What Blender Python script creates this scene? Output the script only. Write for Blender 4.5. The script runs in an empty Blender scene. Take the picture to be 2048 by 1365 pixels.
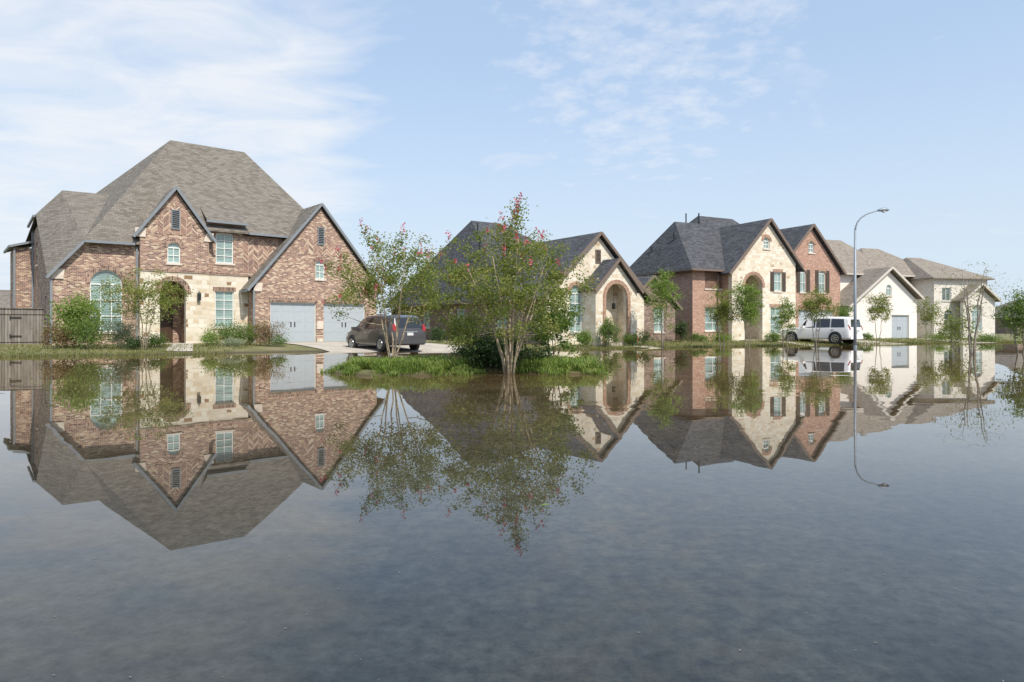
import bpy, math, random, bmesh
from mathutils import Vector
from mathutils.geometry import tessellate_polygon
FP=1365.0; HZ=657.0; CH=1.15
C=bpy.context.scene.collection
# ---------------------------------------------------------------- helpers
class MB:
    def __init__(s): s.v=[]; s.f=[]
    def add(s,vs,fs):
        b=len(s.v); s.v+= [tuple(p) for p in vs]; s.f+=[tuple(b+i for i in f) for f in fs]
    def box(s,x0,x1,y0,y1,z0,z1):
        s.add([(x0,y0,z0),(x1,y0,z0),(x1,y1,z0),(x0,y1,z0),(x0,y0,z1),(x1,y0,z1),(x1,y1,z1),(x0,y1,z1)],
              [(0,3,2,1),(4,5,6,7),(0,1,5,4),(1,2,6,5),(2,3,7,6),(3,0,4,7)])
    def beam(s,p0,p1,w,h):
        p0=Vector(p0);p1=Vector(p1);d=(p1-p0).normalized()
        a=d.cross(Vector((0,0,1)))
        if a.length<1e-3: a=Vector((1,0,0))
        a.normalize(); b=a.cross(d).normalized(); a=a*w/2; b=b*h/2
        vs=[p0-a-b,p0+a-b,p0+a+b,p0-a+b,p1-a-b,p1+a-b,p1+a+b,p1-a+b]
        s.add(vs,[(0,3,2,1),(4,5,6,7),(0,1,5,4),(1,2,6,5),(2,3,7,6),(3,0,4,7)])
    def tube(s,pts,rad,n=6):
        pts=[Vector(p) for p in pts]; rings=[]
        for i,p in enumerate(pts):
            d=(pts[min(i+1,len(pts)-1)]-pts[max(i-1,0)])
            d=d.normalized() if d.length>1e-6 else Vector((0,0,1))
            a=d.cross(Vector((0.3,1,0.1))).normalized(); b=d.cross(a)
            r=rad[i] if isinstance(rad,(list,tuple)) else rad
            rings.append([p+(a*math.cos(t)+b*math.sin(t))*r for t in [2*math.pi*k/n for k in range(n)]])
        b0=len(s.v)
        for r in rings: s.v+=[tuple(p) for p in r]
        for i in range(len(rings)-1):
            for k in range(n):
                s.f.append((b0+i*n+k,b0+i*n+(k+1)%n,b0+(i+1)*n+(k+1)%n,b0+(i+1)*n+k))
        s.f.append(tuple(b0+k for k in range(n))[::-1]); e=b0+(len(rings)-1)*n
        s.f.append(tuple(e+k for k in range(n)))
    def prism(s,pts,dz=.1):
        n=len(pts); b=[(p[0],p[1],p[2]-dz) for p in pts]
        s.add(list(pts)+b,[tuple(range(n)),tuple(range(2*n-1,n-1,-1))]+[(i,(i+1)%n,n+(i+1)%n,n+i) for i in range(n)])
    def slab(s,pl,outer,holes=(),off=0,thick=.2):
        org,ax,inn=[Vector(q) for q in pl]
        loops=[list(outer)]+[list(h) for h in holes]
        tri=tessellate_polygon([[Vector((a,z,0)) for a,z in l] for l in loops])
        flat=[p for l in loops for p in l]; n=len(flat)
        fr=[org+ax*a+inn*off+Vector((0,0,z)) for a,z in flat]
        bk=[p+inn*thick for p in fr]
        fs=[tuple(t) for t in tri]+[tuple(n+i for i in reversed(t)) for t in tri]
        b=0
        for l in loops:
            m=len(l)
            for i in range(m):
                j=(i+1)%m; fs.append((b+i,b+j,n+b+j,n+b+i))
            b+=m
        s.add(fr+bk,fs)
    def disc(s,c,ax,r,h,n=18):
        c=Vector(c);ax=Vector(ax).normalized(); s.tube([c-ax*h/2,c+ax*h/2],r,n)
    def build_each(s,name,mat,parent):
        par=list(range(len(s.v)))
        def fd(i):
            while par[i]!=i: par[i]=par[par[i]]; i=par[i]
            return i
        for f in s.f:
            for k in f[1:]: par[fd(k)]=fd(f[0])
        g={}
        for f in s.f: g.setdefault(fd(f[0]),[]).append(f)
        for fs in g.values():
            ids=sorted({i for f in fs for i in f}); mp={i:k for k,i in enumerate(ids)}
            q=MB(); q.v=[s.v[i] for i in ids]; q.f=[tuple(mp[i] for i in f) for f in fs]; q.build(name,mat,parent)
    def build(s,name,mat,parent=None,smooth=False,fix=True,uv=True):
        me=bpy.data.meshes.new(name); me.from_pydata(s.v,[],s.f)
        if fix:
            bm=bmesh.new(); bm.from_mesh(me); bmesh.ops.recalc_face_normals(bm,faces=bm.faces); bm.to_mesh(me); bm.free()
        if uv:
            u=me.uv_layers.new(name='UVMap').data
            Z=Vector((0,0,1))
            for p in me.polygons:
                t=Z.cross(p.normal)
                t=t.normalized() if t.length>1e-3 else Vector((1,0,0))
                b=p.normal.cross(t)
                if b.z<0: b=-b
                for li in p.loop_indices:
                    co=me.vertices[me.loops[li].vertex_index].co
                    u[li].uv=(co.dot(t),co.dot(b))
        if smooth:
            for p in me.polygons: p.use_smooth=True
        me.materials.append(mat)
        o=bpy.data.objects.new(name,me); C.objects.link(o)
        if parent: o.parent=parent
        return o
def empty(name,loc,rz=0):
    o=bpy.data.objects.new(name,None); C.objects.link(o); o.location=loc; o.rotation_euler=(0,0,rz); o.empty_display_size=.3
    return o
def tag(o,label=None,cat=None,group=None,kind=None):
    if label: o['label']=label
    if cat: o['category']=cat
    if group: o['group']=group
    if kind: o['kind']=kind
    return o
def wx(px,Y): return (px-1024)/FP*Y
# ---------------------------------------------------------------- terrain
SH=[(-400,22),(-60,25.5),(-20.6,27.5),(-17.2,28.5),(-13.8,30.2),(-11.3,32.4),(-8.9,33.6),(-4.5,34),(-.7,36.2),(3.7,37.2),(6.4,38.2),(11.6,42),(15.2,43.6),(19.2,45.5),(23.8,48),(31.5,52),(36,54.5),(60,58),(400,70)]
def shore(x):
    for (a,b),(c,d) in zip(SH,SH[1:]):
        if x<=c: return b+(d-b)*max(0,(x-a))/(c-a)
    return SH[-1][1]
ISL=[(-2.75,18.1,2.0,1.75),(-.4,19.3,1.9,1.3),(1.3,18.0,1.15,1.1)]
def tz(x,y):
    w=.35*math.sin(x*1.3)+.25*math.sin(x*2.9+1)
    d=y-shore(x)-w*.5
    z=.3*math.tanh(d/4.5) if d>0 else .55*math.tanh(d/7)
    m=-9
    for cx,cy,rx,ry in ISL:
        q=((x-cx)/rx)**2+((y-cy)/ry)**2
        m=max(m,1-q+.22*math.sin(x*4)*math.sin(y*3.3))
    if m>-.5: z=max(z,.1*min(m*2.2,1) if m>0 else m*.6)
    return z
# ---------------------------------------------------------------- materials
def newmat(name):
    m=bpy.data.materials.new(name); m.use_nodes=True; nt=m.node_tree
    return m,nt,nt.nodes['Principled BSDF']
def N(nt,t,**k):
    n=nt.nodes.new(t)
    for a,b in k.items(): setattr(n,a,b)
    return n
def ramp(nt,stops,src=None,const=False):
    r=N(nt,'ShaderNodeValToRGB'); e=r.color_ramp.elements
    if const: r.color_ramp.interpolation='CONSTANT'
    e[0].position=stops[0][0]; e[0].color=(*stops[0][1],1); e[1].position=stops[1][0]; e[1].color=(*stops[1][1],1)
    for p,c in stops[2:]:
        q=e.new(p); q.color=(*c,1)
    if src: nt.links.new(src,r.inputs[0])
    return r
def noise(nt,scale,det=4,vec=None,rough=.6):
    n=N(nt,'ShaderNodeTexNoise'); n.inputs['Scale'].default_value=scale; n.inputs['Detail'].default_value=det; n.inputs['Roughness'].default_value=rough
    if vec: nt.links.new(vec,n.inputs['Vector'])
    return n
def mixc(nt,fac,a,b,bt='MIX'):
    m=N(nt,'ShaderNodeMix',data_type='RGBA',blend_type=bt)
    for v,i in ((fac,0),(a,6),(b,7)):
        if isinstance(v,(int,float)): m.inputs[i].default_value=v
        elif isinstance(v,tuple): m.inputs[i].default_value=(*v,1)
        else: nt.links.new(v,m.inputs[i])
    return m.outputs[2]
def plain(name,col,rough=.6,metal=0,nz=.15,scale=6,coat=0,spec=.5):
    m,nt,b=newmat(name)
    tc=N(nt,'ShaderNodeTexCoord'); n=noise(nt,scale,5,tc.outputs['Object'])
    r=ramp(nt,[(.3,tuple(c*(1-nz) for c in col)),(.7,tuple(min(1,c*(1+nz)) for c in col))],n.outputs[0])
    nt.links.new(r.outputs[0],b.inputs['Base Color'])
    b.inputs['Roughness'].default_value=rough; b.inputs['Metallic'].default_value=metal
    b.inputs['Coat Weight'].default_value=coat; b.inputs['Specular IOR Level'].default_value=spec
    return m
def brickmat(name,stops,mortar,bw,bh,ms,bump=.5,dist=0,herring=False,offset=.5,blot=.2,rough=.9,squash=None):
    m,nt,b=newmat(name); L=nt.links.new
    tc=N(nt,'ShaderNodeTexCoord'); vec=tc.outputs['UV']
    if herring:
        sx=N(nt,'ShaderNodeSeparateXYZ'); L(vec,sx.inputs[0])
        pp=N(nt,'ShaderNodeMath',operation='PINGPONG'); L(sx.outputs[0],pp.inputs[0]); pp.inputs[1].default_value=.3
        ad=N(nt,'ShaderNodeMath',operation='ADD'); L(pp.outputs[0],ad.inputs[0]); L(sx.outputs[1],ad.inputs[1])
        cb=N(nt,'ShaderNodeCombineXYZ'); L(sx.outputs[0],cb.inputs[0]); L(ad.outputs[0],cb.inputs[1]); vec=cb.outputs[0]
    if dist:
        n=noise(nt,2.2,2,vec); s=N(nt,'ShaderNodeVectorMath',operation='SCALE'); L(n.outputs['Color'],s.inputs[0]); s.inputs['Scale'].default_value=dist
        a=N(nt,'ShaderNodeVectorMath',operation='ADD'); L(vec,a.inputs[0]); L(s.outputs[0],a.inputs[1]); vec=a.outputs[0]
    k=N(nt,'ShaderNodeTexBrick'); L(vec,k.inputs['Vector']); k.offset=offset
    if squash: k.squash=squash; k.squash_frequency=3
    k.inputs['Color1'].default_value=(0,0,0,1); k.inputs['Color2'].default_value=(1,1,1,1); k.inputs['Mortar'].default_value=(.5,.5,.5,1)
    k.inputs['Scale'].default_value=1; k.inputs['Mortar Size'].default_value=ms; k.inputs['Brick Width'].default_value=bw; k.inputs['Row Height'].default_value=bh
    k.inputs['Mortar Smooth'].default_value=.3
    r=ramp(nt,stops,k.outputs['Color'],True)
    c=mixc(nt,k.outputs['Fac'],r.outputs[0],mortar)
    n2=noise(nt,.9,5,tc.outputs['UV']); r2=ramp(nt,[(.3,(1-blot,)*3),(.7,(1+blot*.5,)*3)],n2.outputs[0])
    c=mixc(nt,1.0,c,r2.outputs[0],'MULTIPLY')
    n3=noise(nt,25,3,tc.outputs['UV']); r3=ramp(nt,[(.3,(.88,)*3),(.7,(1.08,)*3)],n3.outputs[0])
    c=mixc(nt,1.0,c,r3.outputs[0],'MULTIPLY')
    L(c,b.inputs['Base Color']); b.inputs['Roughness'].default_value=rough
    b.inputs['Specular IOR Level'].default_value=.25
    bp=N(nt,'ShaderNodeBump'); bp.invert=True; bp.inputs['Strength'].default_value=bump; bp.inputs['Distance'].default_value=.012
    L(k.outputs['Fac'],bp.inputs['Height']); L(bp.outputs[0],b.inputs['Normal'])
    return m
M={}
st1=[(0,(.16,.085,.075)),(.22,(.27,.145,.115)),(.5,(.37,.21,.155)),(.74,(.53,.37,.25)),(.88,(.64,.51,.37))]
M['brick1']=brickmat('tumbled_brick',st1,(.54,.45,.36),.2,.072,.011,blot=.08)
M['herr1']=brickmat('herringbone_brick',st1,(.54,.45,.36),.3,.1,.014,herring=True,offset=0,blot=.08)
M['sold1']=brickmat('soldier_brick',[(0,(.13,.07,.06)),(.4,(.26,.14,.11)),(.7,(.4,.25,.18))],(.5,.42,.34),.085,.24,.011,offset=0)
M['stone1']=brickmat('limestone_rubble',[(0,(.7,.62,.48)),(.35,(.8,.73,.6)),(.62,(.64,.53,.38)),(.78,(.75,.68,.56)),(.93,(.3,.19,.11))],(.68,.62,.52),.5,.25,.018,dist=.16,squash=.6,blot=.12)
M['stone2']=brickmat('cream_stone',[(0,(.75,.67,.53)),(.35,(.81,.75,.63)),(.7,(.7,.6,.46)),(.96,(.52,.4,.27))],(.71,.64,.53),.42,.2,.014,dist=.12,squash=.6,blot=.07)
M['brick2']=brickmat('brown_brick',[(0,(.16,.1,.085)),(.4,(.24,.15,.115)),(.75,(.33,.22,.17))],(.42,.36,.31),.23,.082,.011)
M['brick3']=brickmat('red_brick',[(0,(.38,.18,.12)),(.4,(.47,.24,.16)),(.7,(.53,.31,.22)),(.92,(.3,.14,.1))],(.56,.47,.4),.2,.072,.011,blot=.07)
M['sold3']=brickmat('brown_soldier',[(0,(.34,.18,.12)),(.5,(.44,.26,.17))],(.52,.44,.36),.085,.24,.01,offset=0)
M['brick4']=brickmat('white_brick',[(0,(.74,.69,.61)),(.5,(.8,.76,.69)),(.85,(.66,.61,.54))],(.76,.72,.65),.23,.082,.01,blot=.06)
M['shing1']=brickmat('grey_brown_shingle',[(0,(.185,.165,.138)),(.3,(.212,.19,.16)),(.6,(.24,.215,.183)),(.85,(.155,.137,.114))],(.12,.107,.09),.3,.15,.011,blot=.05)  # dark joint colour paints in row shadow, here and in both shingles below
M['shing2']=brickmat('charcoal_shingle',[(0,(.075,.077,.084)),(.3,(.092,.095,.103)),(.6,(.112,.115,.124)),(.85,(.062,.064,.07))],(.042,.044,.048),.3,.15,.011,blot=.06)
M['shing4']=brickmat('tan_shingle',[(0,(.27,.232,.19)),(.4,(.31,.27,.225)),(.8,(.23,.195,.16))],(.16,.14,.12),.3,.15,.011,blot=.06)
M['trim1']=plain('blue_grey_trim',(.22,.245,.265),.5,nz=.06)
M['trim2']=plain('brown_trim',(.19,.14,.11),.5,nz=.06)
M['trim4']=plain('beige_trim',(.6,.55,.48),.5,nz=.06)
M['white']=plain('white_paint',(.8,.8,.77),.45,nz=.05)
M['stucco']=plain('white_stucco',(.82,.77,.71),.85,nz=.04,scale=2)
M['cap']=plain('cast_stone',(.68,.59,.5),.8,nz=.15,scale=4)
M['door']=plain('dark_wood_door',(.07,.04,.025),.4)
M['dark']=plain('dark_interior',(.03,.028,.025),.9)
M['shut']=plain('brown_shutter',(.08,.06,.045),.6)
M['garage']=plain('grey_painted_garage',(.42,.465,.5),.5,nz=.04)
M['black']=plain('black_iron',(.02,.02,.02),.4)
M['galv']=plain('galvanised_steel',(.28,.32,.36),.5,metal=.2,nz=.1)
M['lampglass']=plain('lamp_glass',(.7,.7,.65),.2)
M['concrete']=plain('concrete',(.46,.41,.34),.9,nz=.2,scale=1.2)
def glassmat(name,a,b_,per):
    m,nt,b=newmat(name); L=nt.links.new
    tc=N(nt,'ShaderNodeTexCoord'); sx=N(nt,'ShaderNodeSeparateXYZ'); L(tc.outputs['UV'],sx.inputs[0])
    pp=N(nt,'ShaderNodeMath',operation='PINGPONG'); L(sx.outputs[1],pp.inputs[0]); pp.inputs[1].default_value=per
    mr=N(nt,'ShaderNodeMath',operation='DIVIDE'); L(pp.outputs[0],mr.inputs[0]); mr.inputs[1].default_value=per
    r=ramp(nt,[(.25,b_),(.6,a)],mr.outputs[0])
    n=noise(nt,.8,3,tc.outputs['Object']); r2=ramp(nt,[(.35,(.65,)*3),(.6,(1,)*3)],n.outputs[0])
    L(mixc(nt,1.0,r.outputs[0],r2.outputs[0],'MULTIPLY'),b.inputs['Base Color'])
    b.inputs['Roughness'].default_value=.08; b.inputs['Specular IOR Level'].default_value=.8
    b.inputs['Coat Weight'].default_value=.6; b.inputs['Coat Roughness'].default_value=.02
    return m
M['blind']=glassmat('blinds_behind_glass',(.42,.56,.52),(.18,.28,.26),.045)
M['blind2']=glassmat('dark_blinds_glass',(.22,.3,.3),(.07,.1,.1),.05)
def woodmat(name,a,b_):
    m,nt,b=newmat(name); L=nt.links.new
    tc=N(nt,'ShaderNodeTexCoord'); mp=N(nt,'ShaderNodeMapping'); L(tc.outputs['UV'],mp.inputs[0]); mp.inputs['Scale'].default_value=(1,.12,1)
    n=noise(nt,9,6,mp.outputs[0]); r=ramp(nt,[(.3,a),(.7,b_)],n.outputs[0])
    k=N(nt,'ShaderNodeTexBrick'); L(tc.outputs['UV'],k.inputs['Vector']); k.offset=0
    k.inputs['Color1'].default_value=(.75,.75,.75,1); k.inputs['Color2'].default_value=(1.1,1.1,1.1,1); k.inputs['Mortar'].default_value=(.2,.2,.2,1)
    k.inputs['Scale'].default_value=1;k.inputs['Mortar Size'].default_value=.008;k.inputs['Brick Width'].default_value=.14;k.inputs['Row Height'].default_value=8
    L(mixc(nt,1.0,r.outputs[0],k.outputs['Color'],'MULTIPLY'),b.inputs['Base Color']); b.inputs['Roughness'].default_value=.9
    return m
M['fence']=woodmat('weathered_fence_wood',(.17,.15,.13),(.32,.29,.26))
M['bark']=plain('pale_bark',(.4,.32,.22),.9,nz=.35,scale=9)
M['bark2']=plain('grey_bark',(.26,.22,.17),.9,nz=.3,scale=9)
def leafmat(name,cols,trans=.35):
    m,nt,b=newmat(name); L=nt.links.new
    g=N(nt,'ShaderNodeNewGeometry'); tc=N(nt,'ShaderNodeTexCoord')
    n=noise(nt,1.6,3,tc.outputs['Object'])
    r=ramp(nt,[(i/(len(cols)-1),c) for i,c in enumerate(cols)] ,None)
    ad=N(nt,'ShaderNodeMath',operation='MULTIPLY_ADD'); L(g.outputs['Random Per Island'],ad.inputs[0]); ad.inputs[1].default_value=.65; 
    s=N(nt,'ShaderNodeMath',operation='MULTIPLY_ADD'); L(n.outputs[0],s.inputs[0]); s.inputs[1].default_value=1.4; s.inputs[2].default_value=-.5
    L(s.outputs[0],ad.inputs[2]); L(ad.outputs[0],r.inputs[0])
    L(r.outputs[0],b.inputs['Base Color']); b.inputs['Roughness'].default_value=.5; b.inputs['Specular IOR Level'].default_value=.3
    t=N(nt,'ShaderNodeBsdfTranslucent'); L(mixc(nt,1.0,r.outputs[0],(1.3,1.5,.6),'MULTIPLY'),t.inputs[0])
    mx=N(nt,'ShaderNodeMixShader'); mx.inputs[0].default_value=trans; L(b.outputs[0],mx.inputs[1]); L(t.outputs[0],mx.inputs[2])
    L(mx.outputs[0],nt.nodes['Material Output'].inputs[0])
    return m
M['crape']=leafmat('crape_leaf',[(.105,.145,.033),(.17,.21,.05),(.25,.27,.075),(.33,.26,.1)],.4)
M['green']=leafmat('green_leaf',[(.08,.135,.033),(.135,.205,.05),(.2,.27,.075)])
M['bright']=leafmat('bright_leaf',[(.12,.185,.04),(.19,.27,.06),(.28,.34,.1)])
M['darkg']=leafmat('dark_leaf',[(.025,.05,.018),(.05,.09,.03),(.09,.135,.04)],.2)
M['silver']=leafmat('silver_leaf',[(.14,.18,.11),(.22,.26,.16),(.3,.33,.22)],.2)
M['redleaf']=leafmat('red_leaf',[(.15,.09,.05),(.2,.13,.06),(.16,.18,.06)],.2)
M['flower']=leafmat('pink_blossom',[(.5,.05,.1),(.62,.1,.18),(.7,.2,.28)],.25)
M['orange']=leafmat('orange_blossom',[(.6,.1,.04),(.7,.15,.06)],.2)
M['blade']=leafmat('sedge_blade',[(.085,.14,.025),(.14,.21,.04),(.23,.3,.07),(.32,.34,.14)],.3)
M['lawn']=leafmat('lawn_blade',[(.12,.14,.04),(.18,.19,.06),(.26,.23,.1)],.3)
# ---------------------------------------------------------------- ground
def axis(a,b,s,ext):
    l=[]; x=a
    while x<=b: l.append(x); x+=s
    return [-e+a for e in reversed(ext)]+l+[l[-1]+e for e in ext]
gx=axis(-48,72,.8,[3,8,20,60,200,700,2500]); gx=sorted(set(gx)|{-5.5+.35*i for i in range(26)})
gy=[-2500,-600,-100,-20,-5,4,10,14]+[15+.3*i for i in range(23)]+[22+.7*i for i in range(70)]+[75,80,90,110,150,250,500,1200,3500]
g=MB(); g.v=[(x,y,tz(x,y)) for y in gy for x in gx]; nx=len(gx)
g.f=[(j*nx+i,j*nx+i+1,(j+1)*nx+i+1,(j+1)*nx+i) for j in range(len(gy)-1) for i in range(nx-1)]
m,nt,b=newmat('lawn_ground'); L=nt.links.new
geo=N(nt,'ShaderNodeNewGeometry'); n=noise(nt,.7,6,geo.outputs['Position']); n2=noise(nt,14,4,geo.outputs['Position'])
r=ramp(nt,[(.3,(.12,.13,.04)),(.5,(.18,.175,.065)),(.68,(.26,.21,.12))],n.outputs[0]); r2=ramp(nt,[(.3,(.7,)*3),(.7,(1.15,)*3)],n2.outputs[0])
c=mixc(nt,1.0,r.outputs[0],r2.outputs[0],'MULTIPLY')
sx=N(nt,'ShaderNodeSeparateXYZ'); L(geo.outputs['Position'],sx.inputs[0])
mr=N(nt,'ShaderNodeMapRange'); L(sx.outputs[2],mr.inputs[0]); mr.inputs[1].default_value=.02; mr.inputs[2].default_value=.1
L(mixc(nt,mr.outputs[0],(.07,.055,.025),c),b.inputs['Base Color']); b.inputs['Roughness'].default_value=.95
tag(g.build('ground',m,smooth=True,fix=False,uv=False),kind='structure')
# ---------------------------------------------------------------- water
m,nt,b=newmat('flood_water'); L=nt.links.new
geo=N(nt,'ShaderNodeNewGeometry'); P_=geo.outputs['Position']
def vm(op,a,b_):
    k=N(nt,'ShaderNodeVectorMath',operation=op)
    for i,v in enumerate((a,b_)):
        if v is None: continue
        if isinstance(v,tuple): k.inputs[i].default_value=v
        else: nt.links.new(v,k.inputs[i])
    return k.outputs[0]
n=noise(nt,.35,5,P_,.55); n2=noise(nt,11,8,P_,.8); n4=noise(nt,1.6,5,P_,.65)
sxy=N(nt,'ShaderNodeSeparateXYZ'); L(P_,sxy.inputs[0])
dm=N(nt,'ShaderNodeMapRange'); L(sxy.outputs[1],dm.inputs[0]); dm.inputs[1].default_value=3.0; dm.inputs[2].default_value=15.0
deep=ramp(nt,[(.35,(.021,.025,.024)),(.65,(.042,.043,.035))],n.outputs[0]); mud=ramp(nt,[(.35,(.095,.062,.028)),(.65,(.13,.087,.042))],n.outputs[0])
base=mixc(nt,dm.outputs[0],deep.outputs[0],mud.outputs[0])
r2=ramp(nt,[(.36,(.45,)*3),(.64,(1.6,)*3)],n2.outputs[0]); r4=ramp(nt,[(.35,(.8,)*3),(.65,(1.2,)*3)],n4.outputs[0])
L(mixc(nt,1.0,mixc(nt,1.0,base,r2.outputs[0],'MULTIPLY'),r4.outputs[0],'MULTIPLY'),b.inputs['Base Color'])
b.inputs['Roughness'].default_value=.008; b.inputs['IOR'].default_value=1.42
w1=noise(nt,1.0,2,vm('MULTIPLY',P_,(.9,2.6,1)),.5); w2=noise(nt,.3,2,P_,.5); w3=noise(nt,.075,2,P_,.5)
rp=ramp(nt,[(.42,(.0015,.0022,0)),(.62,(.013,.024,0))],w3.outputs[0])
a1=vm('MULTIPLY',vm('SUBTRACT',w1.outputs['Color'],(.5,.5,.5)),rp.outputs[0])
a2=vm('MULTIPLY',vm('SUBTRACT',w2.outputs['Color'],(.5,.5,.5)),(.006,.006,0))
L(vm('NORMALIZE',vm('ADD',vm('ADD',a1,a2),(0,0,1)),None),b.inputs['Normal'])
wxs=[-900,-400,-200,-100]+[-60+10*i for i in range(13)]+[100,200,400,900]; wys=[-300,-100,-30]+[-10+8*i for i in range(12)]+[100,130,200]
w=MB(); w.v=[(x,y,0) for y in wys for x in wxs]; nx=len(wxs); w.f=[(j*nx+i,j*nx+i+1,(j+1)*nx+i+1,(j+1)*nx+i) for j in range(len(wys)-1) for i in range(nx-1)]
tag(w.build('water',m,fix=False,uv=False),kind='structure')
def strip(name,p0,p1,w0,w1,n=24,lift=.035):
    p0=Vector((*p0,0));p1=Vector((*p1,0)); d=(p1-p0).normalized(); a=Vector((-d.y,d.x,0)); s=MB(); k=5
    for i in range(n+1):
        t=i/n; c=p0.lerp(p1,t); ww=w0+(w1-w0)*t
        for j in range(k):
            q=c+a*ww*(j/(k-1)-.5); s.v.append((q.x,q.y,tz(q.x,q.y)+lift))
    s.f=[(i*k+j,i*k+j+1,(i+1)*k+j+1,(i+1)*k+j) for i in range(n) for j in range(k-1)]
    return tag(s.build(name,M['concrete'],fix=False,uv=False),kind='structure')
# ---------------------------------------------------------------- house kit
def opening(a0,a1,z0,z1,rise=0,n=12):
    if not rise: return [(a0,z0),(a1,z0),(a1,z1),(a0,z1)]
    c=(a0+a1)/2; r=(a1-a0)/2; zs=z1-rise
    return [(a0,z0),(a1,z0)]+[(c+r*math.cos(math.pi*i/n),zs+rise*math.sin(math.pi*i/n)) for i in range(n+1)]
class House:
    def __init__(s,name,label,X,Y,deg,cat='house'):
        s.t=math.radians(deg); s.c=math.cos(s.t); s.s=math.sin(s.t); s.X=X; s.Y=Y
        s.root=empty(name,(X,Y,0),s.t); tag(s.root,label,cat)
    def u(s,px,v):
        r=(px-1024)/FP
        return (r*(s.Y+s.c*v)-s.X+s.s*v)/(s.c-r*s.s)
    def z(s,py,u,v): return CH+(HZ-py)*(s.Y+s.s*u+s.c*v)/FP
    def rect(s,x0,x1,y0,y1,v):
        a0=s.u(x0,v);a1=s.u(x1,v);m=(a0+a1)/2
        return a0,a1,s.z(y1,m,v),s.z(y0,m,v)
    def front(s,v): return ((0,v,0),(1,0,0),(0,1,0))
    def left(s,u): return ((u,0,0),(0,1,0),(1,0,0))
    def wall(s,pl,outer,holes,mat,thick=.22,name='wall'):
        m=MB(); m.slab(pl,outer,holes,0,thick); return m.build(name,mat,s.root)
    def window(s,pl,a0,a1,z0,z1,rise=0,mx=1,mz=1,trim=None,sill=None,shut=False,pane='blind',frame='white',lintel=None):
        f=MB(); w=.055
        o=opening(a0,a1,z0,z1,rise); i=opening(a0+w,a1-w,z0+w,z1-w,max(rise-w,0) if rise else 0)
        f.slab(pl,o,[i],.07,.07)
        zt=z1-(rise if rise else 0)
        for k in range(1,mx+1):
            a=a0+(a1-a0)*k/(mx+1); f.slab(pl,[(a-.018,z0+w),(a+.018,z0+w),(a+.018,zt-w*.5),(a-.018,zt-w*.5)],(),.085,.04)
        for k in range(1,mz+1):
            z=z0+(zt-z0)*k/(mz+1); f.slab(pl,[(a0+w,z-.022),(a1-w,z-.022),(a1-w,z+.022),(a0+w,z+.022)],(),.08,.045)
        if rise: f.slab(pl,[(a0+w,zt-.03),(a1-w,zt-.03),(a1-w,zt+.03),(a0+w,zt+.03)],(),.078,.05)
        win=f.build('window',M[frame],s.root)
        p=MB(); p.slab(pl,i,(),.125,.02); p.build('pane',M[pane],win)
        if trim and rise:
            q=MB(); c=(a0+a1)/2; r=(a1-a0)/2; T=.22; n=14
            out=[(c+(r+T)*math.cos(math.pi*k/n),zt+(rise+T)*math.sin(math.pi*k/n)) for k in range(n+1)]
            inn=[(c+r*math.cos(math.pi*k/n),zt+rise*math.sin(math.pi*k/n)) for k in range(n,-1,-1)]
            q.slab(pl,out+inn,(),-.03,.06); q.build('arch_trim',M[trim],win)
        if lintel:
            q=MB(); q.slab(pl,[(a0-.12,z1),(a1+.12,z1),(a1+.12,z1+.24),(a0-.12,z1+.24)],(),-.025,.06); q.build('lintel',M[lintel],win)
        if sill:
            q=MB(); q.slab(pl,[(a0-.08,z0-.1),(a1+.08,z0-.1),(a1+.08,z0),(a0-.08,z0)],(),-.06,.14); q.build('sill',M[sill],win)
        if shut:
            for sd in (-1,1):
                e=a0-.04 if sd<0 else a1+.04; q=MB(); e2=e+sd*.36
                x0,x1=min(e,e2),max(e,e2); zz=z1+.02
                q.slab(pl,[(x0,z0),(x1,z0),(x1,zz),(x0,zz)],(),-.05,.055)
                for k in range(12):
                    zk=z0+.08+(zz-z0-.16)*k/12; q.slab(pl,[(x0+.05,zk),(x1-.05,zk),(x1-.05,zk+.04),(x0+.05,zk+.04)],(),-.065,.014)
                q.build('shutter',M['shut'],s.root)
        return o
    def vent(s,pl,c,w,z0,z1,mat='white'):
        q=MB(); q.slab(pl,[(c-w/2-.05,z0-.05),(c+w/2+.05,z0-.05),(c+w/2+.05,z1+.05),(c-w/2-.05,z1+.05)],[[(c-w/2,z0),(c+w/2,z0),(c+w/2,z1),(c-w/2,z1)]],-.06,.1)
        n=9
        for k in range(n):
            zk=z0+(z1-z0)*k/n+.02; q.slab(pl,[(c-w/2,zk),(c+w/2,zk),(c+w/2,zk+.035),(c-w/2,zk+.035)],(),-.045,.03)
        o=q.build('gable_vent',M[mat],s.root)
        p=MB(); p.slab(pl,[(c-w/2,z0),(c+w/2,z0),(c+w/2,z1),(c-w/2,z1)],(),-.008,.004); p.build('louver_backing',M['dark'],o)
    def garage(s,v,a0,a1,z0,z1,mat='garage'):
        q=MB(); q.box(a0,a1,v+.16,v+.2,z0,z1); n=4; h=(z1-z0)/n; m=max(2,round((a1-a0)/.75)); w=(a1-a0)/m
        for i in range(n):
            for j in range(m):
                q.box(a0+w*j+.06,a0+w*(j+1)-.06,v+.151,v+.16,z0+h*i+.05,z0+h*(i+1)-.05)
        o=q.build('garage_door',M[mat],s.root)
        f=MB(); f.box(a0-.0,a0+.05,v+.1,v+.16,z0,z1);f.box(a1-.05,a1,v+.1,v+.16,z0,z1);f.box(a0+.05,a1-.05,v+.1,v+.16,z1-.06,z1); f.build('door_frame',M['white'],o)
        c=(a0+a1)/2
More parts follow.
